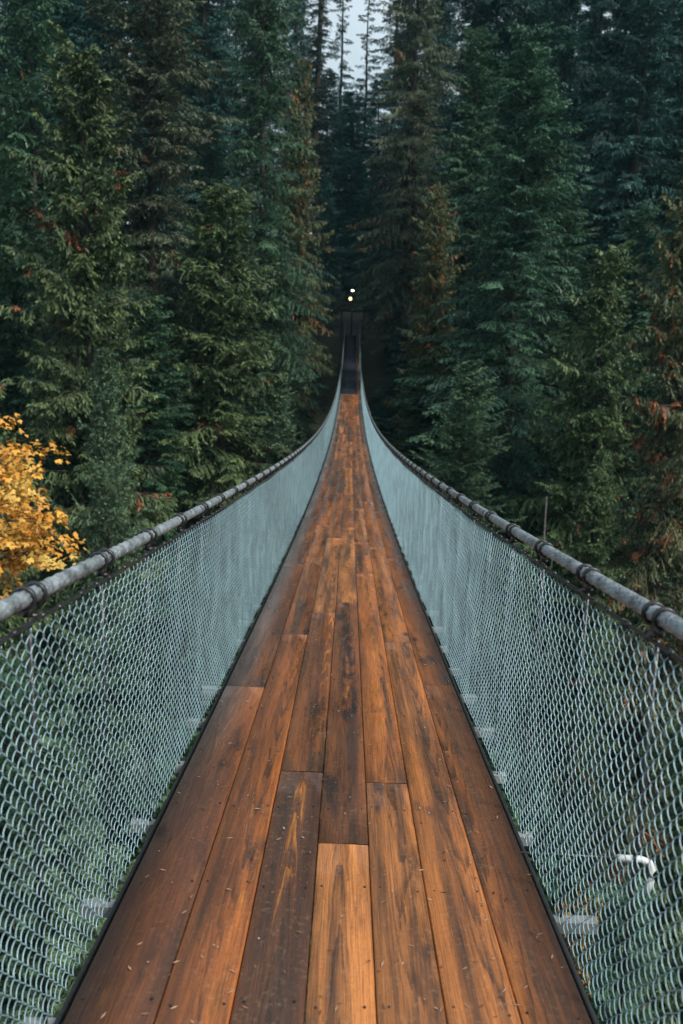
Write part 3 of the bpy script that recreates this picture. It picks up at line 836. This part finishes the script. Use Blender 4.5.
def mat_lamp(name, col, st):
    m, nt, b = new_mat(name)
    b.inputs['Base Color'].default_value = (.8, .8, .8, 1); b.inputs['Emission Color'].default_value = (*col, 1); b.inputs['Emission Strength'].default_value = st
    return m
def globe(c, r, n=12):
    mb = MB(); a = np.linspace(0, 2 * math.pi, n, endpoint=False); v = []; f = []
    for i in range(7):
        p = -math.pi / 2 + math.pi * (i + .15) / 6.3
        for q in a: v.append((c[0] + r[0] * math.cos(p) * math.cos(q), c[1] + r[1] * math.cos(p) * math.sin(q), c[2] + r[2] * math.sin(p)))
    for i in range(6):
        for j in range(n): f.append((i * n + j, i * n + (j + 1) % n, (i + 1) * n + (j + 1) % n, (i + 1) * n + j))
    mb.add(v, f); return mb
lp = empty('lamp_post', (-.10, 93.2, END_Z)); tag(lp, 'tall dark lamp post with a bright white lamp above the gate roof', 'lamp')
mb = MB(); mb.tube([(0, 0, -.4), (0, 0, 2.5), (0, 0, 4.5)], [.09, .075, .06], 10); mb.tube([(0, 0, 4.45), (0, -.3, 4.6), (0, -.5, 4.58)], .04, 8); obj('post', mb.mesh('lamp_pole', M['timber']), lp)
mb = MB(); mb.box((0, -.5, 4.71), (.42, .4, .07)); obj('lamp_shade', mb.mesh('lamp_shade', M['black']), lp)
obj('bulb', globe((0, -.5, 4.58), (.15, .12, .09)).mesh('bulb', mat_lamp('white_lamp', (1, .95, .88), 4), True), lp)
ln = empty('lantern', (-.30, 89.85, END_Z + 3.30)); tag(ln, 'small warm yellow lantern on the ridge of the gate roof', 'lantern')
mb = MB(); mb.tube([(0, 0, -.12), (0, 0, .14)], .03, 8); mb.box((0, 0, .14), (.3, .3, .04)); obj('base', mb.mesh('lantern_base', M['black']), ln)
obj('bulb', globe((0, 0, .30), (.14, .14, .17)).mesh('lantern_bulb', mat_lamp('warm_lamp', (1, .72, .26), 3.2), True), ln)
mb = MB(); mb.tube([(0, 0, .50), (0, 0, .56), (0, 0, .66)], [.22, .18, .02], 10); obj('lid', mb.mesh('lantern_lid', M['black'], True), ln)
ys = np.linspace(89.7, 140, 60)
v = np.array([(x, y, max(terr(x, y), terr(0, y)) + .06) for x in (-1.0, 1.0) for y in ys]); nn = len(ys)
tag(obj('path', np_mesh('path', v, [(i, nn + i, nn + i + 1, i + 1) for i in range(nn - 1)], M['timber'])), kind='structure')

# low evergreen shrubs on the far slope
PROTO['shrub'] = [broadleaf('shrub', 9, 2.6, 1.5, 2.4, 60, .12, [(.016, .036, .018), (.03, .06, .026), (.05, .08, .03)], 26)]
NAMES['shrub'] = 'shrub'
rg = np.random.default_rng(5)
for i in range(70):
    Y = rg.uniform(62, 112); X = rg.choice([-1, 1]) * rg.uniform(2.6, 16 if Y > 80 else 9)
    z = terr(X, Y)
    o = plant('shrub', 0, X, Y, z + rg.uniform(1.6, 3.4), rg.uniform(1.3, 2.2), 'low dark shrub on the shaded slope beside the far end of the bridge', 'shrubs round the far end of the bridge')
    o['category'] = 'shrub'
for (X, Y, h, R) in ((-4.6, 84, 9, 2.6), (4.3, 86, 8, 2.4), (-4.6, 94, 10, 2.6), (4.4, 97, 11, 2.6), (4.4, 77, 10, 3.0), (-5.4, 92, 12, 3), (5.6, 90, 12, 3), (-3.0, 102, 14, 2.6), (2.8, 105, 15, 2.8), (.2, 126, 20, 4), (-4.6, 128, 22, 4), (4.8, 130, 24, 4.4)):
    plant('dark', 0, X, Y, terr(X, Y) + h, R, 'dark young conifer in the shade around the end of the bridge', 'young conifers at the end of the bridge')
# ------------------------------------------------------------------ camera
cd = bpy.data.cameras.new('camera'); cam = bpy.data.objects.new('camera', cd); COL.objects.link(cam)
Rw = Matrix(((0.999488625, -0.031410195, 0.005990679), (0.012106659, 0.198318597, -0.980062836), (0.029595902, 0.979634184, 0.198597455)))
cam.matrix_world = Matrix.Translation((0, 0, 1.52)) @ Rw.to_4x4()
cd.sensor_fit = 'VERTICAL'; cd.sensor_height = 36; cd.sensor_width = 24
cd.lens = 36 * 850 / 1024
cd.clip_start = .05; cd.clip_end = 3000
cd.dof.use_dof = True; cd.dof.focus_distance = 4.2; cd.dof.aperture_fstop = 3.5
S.camera = cam

# ------------------------------------------------------------------ damp canyon air
mh = bpy.data.materials.new('damp_air'); mh.use_nodes = True; nh = mh.node_tree; nh.nodes.clear()
pv = nh.nodes.new('ShaderNodeVolumePrincipled'); oh = nh.nodes.new('ShaderNodeOutputMaterial'); nh.links.new(pv.outputs[0], oh.inputs['Volume'])
pv.inputs['Color'].default_value = (.40, .86, .96, 1); pv.inputs['Density'].default_value = .00014
mb = MB(); mb.box((0, 80, 18), (660, 660, 138))
tag(obj('haze', mb.mesh('haze', mh)), kind='stuff')
S.cycles.volume_bounces = 0

# ------------------------------------------------------------------ light
SUN_EL, SUN_AZ = 46, 124                                            # azimuth clockwise from +Y
w = bpy.data.worlds.new('World'); S.world = w; w.use_nodes = True
nt = w.node_tree; bg = nt.nodes['Background']
sky = nt.nodes.new('ShaderNodeTexSky'); sky.sky_type = 'NISHITA'; sky.sun_disc = False
sky.sun_elevation = math.radians(SUN_EL); sky.sun_rotation = math.radians(SUN_AZ)
sky.air_density = 1.2; sky.dust_density = 3.0
tc = nt.nodes.new('ShaderNodeTexCoord')
cl = noise_n(nt, tc.outputs['Generated'], 3., 6, .6)
cloud = ramp(nt, cl, [(.3, (6.6, 8.2, 9.0)), (.7, (10.8, 12.0, 12.8))])
cv = nt.nodes[-1]
nt.links.new(mix(nt, .72, sky.outputs[0], cloud), bg.inputs['Color'])
bg.inputs['Strength'].default_value = .055
sl = bpy.data.lights.new('sun', 'SUN'); sl.energy = 2.6; sl.angle = math.radians(12); sl.color = (1, .93, .83)
so = bpy.data.objects.new('sun', sl); COL.objects.link(so)
e, a = math.radians(SUN_EL), math.radians(SUN_AZ)
to_sun = Vector((math.sin(a) * math.cos(e), math.cos(a) * math.cos(e), math.sin(e)))
so.rotation_euler = to_sun.to_track_quat('Z', 'Y').to_euler()

vs = S.view_settings
vs.view_transform = 'Standard'; vs.look = 'None'; vs.exposure = .88; vs.gamma = 1.0; vs.use_curve_mapping = False
S.render.engine = 'CYCLES'
S.cycles.max_bounces = 6; S.cycles.diffuse_bounces = 3; S.cycles.glossy_bounces = 2; S.cycles.transmission_bounces = 2
S.cycles.use_denoising = True
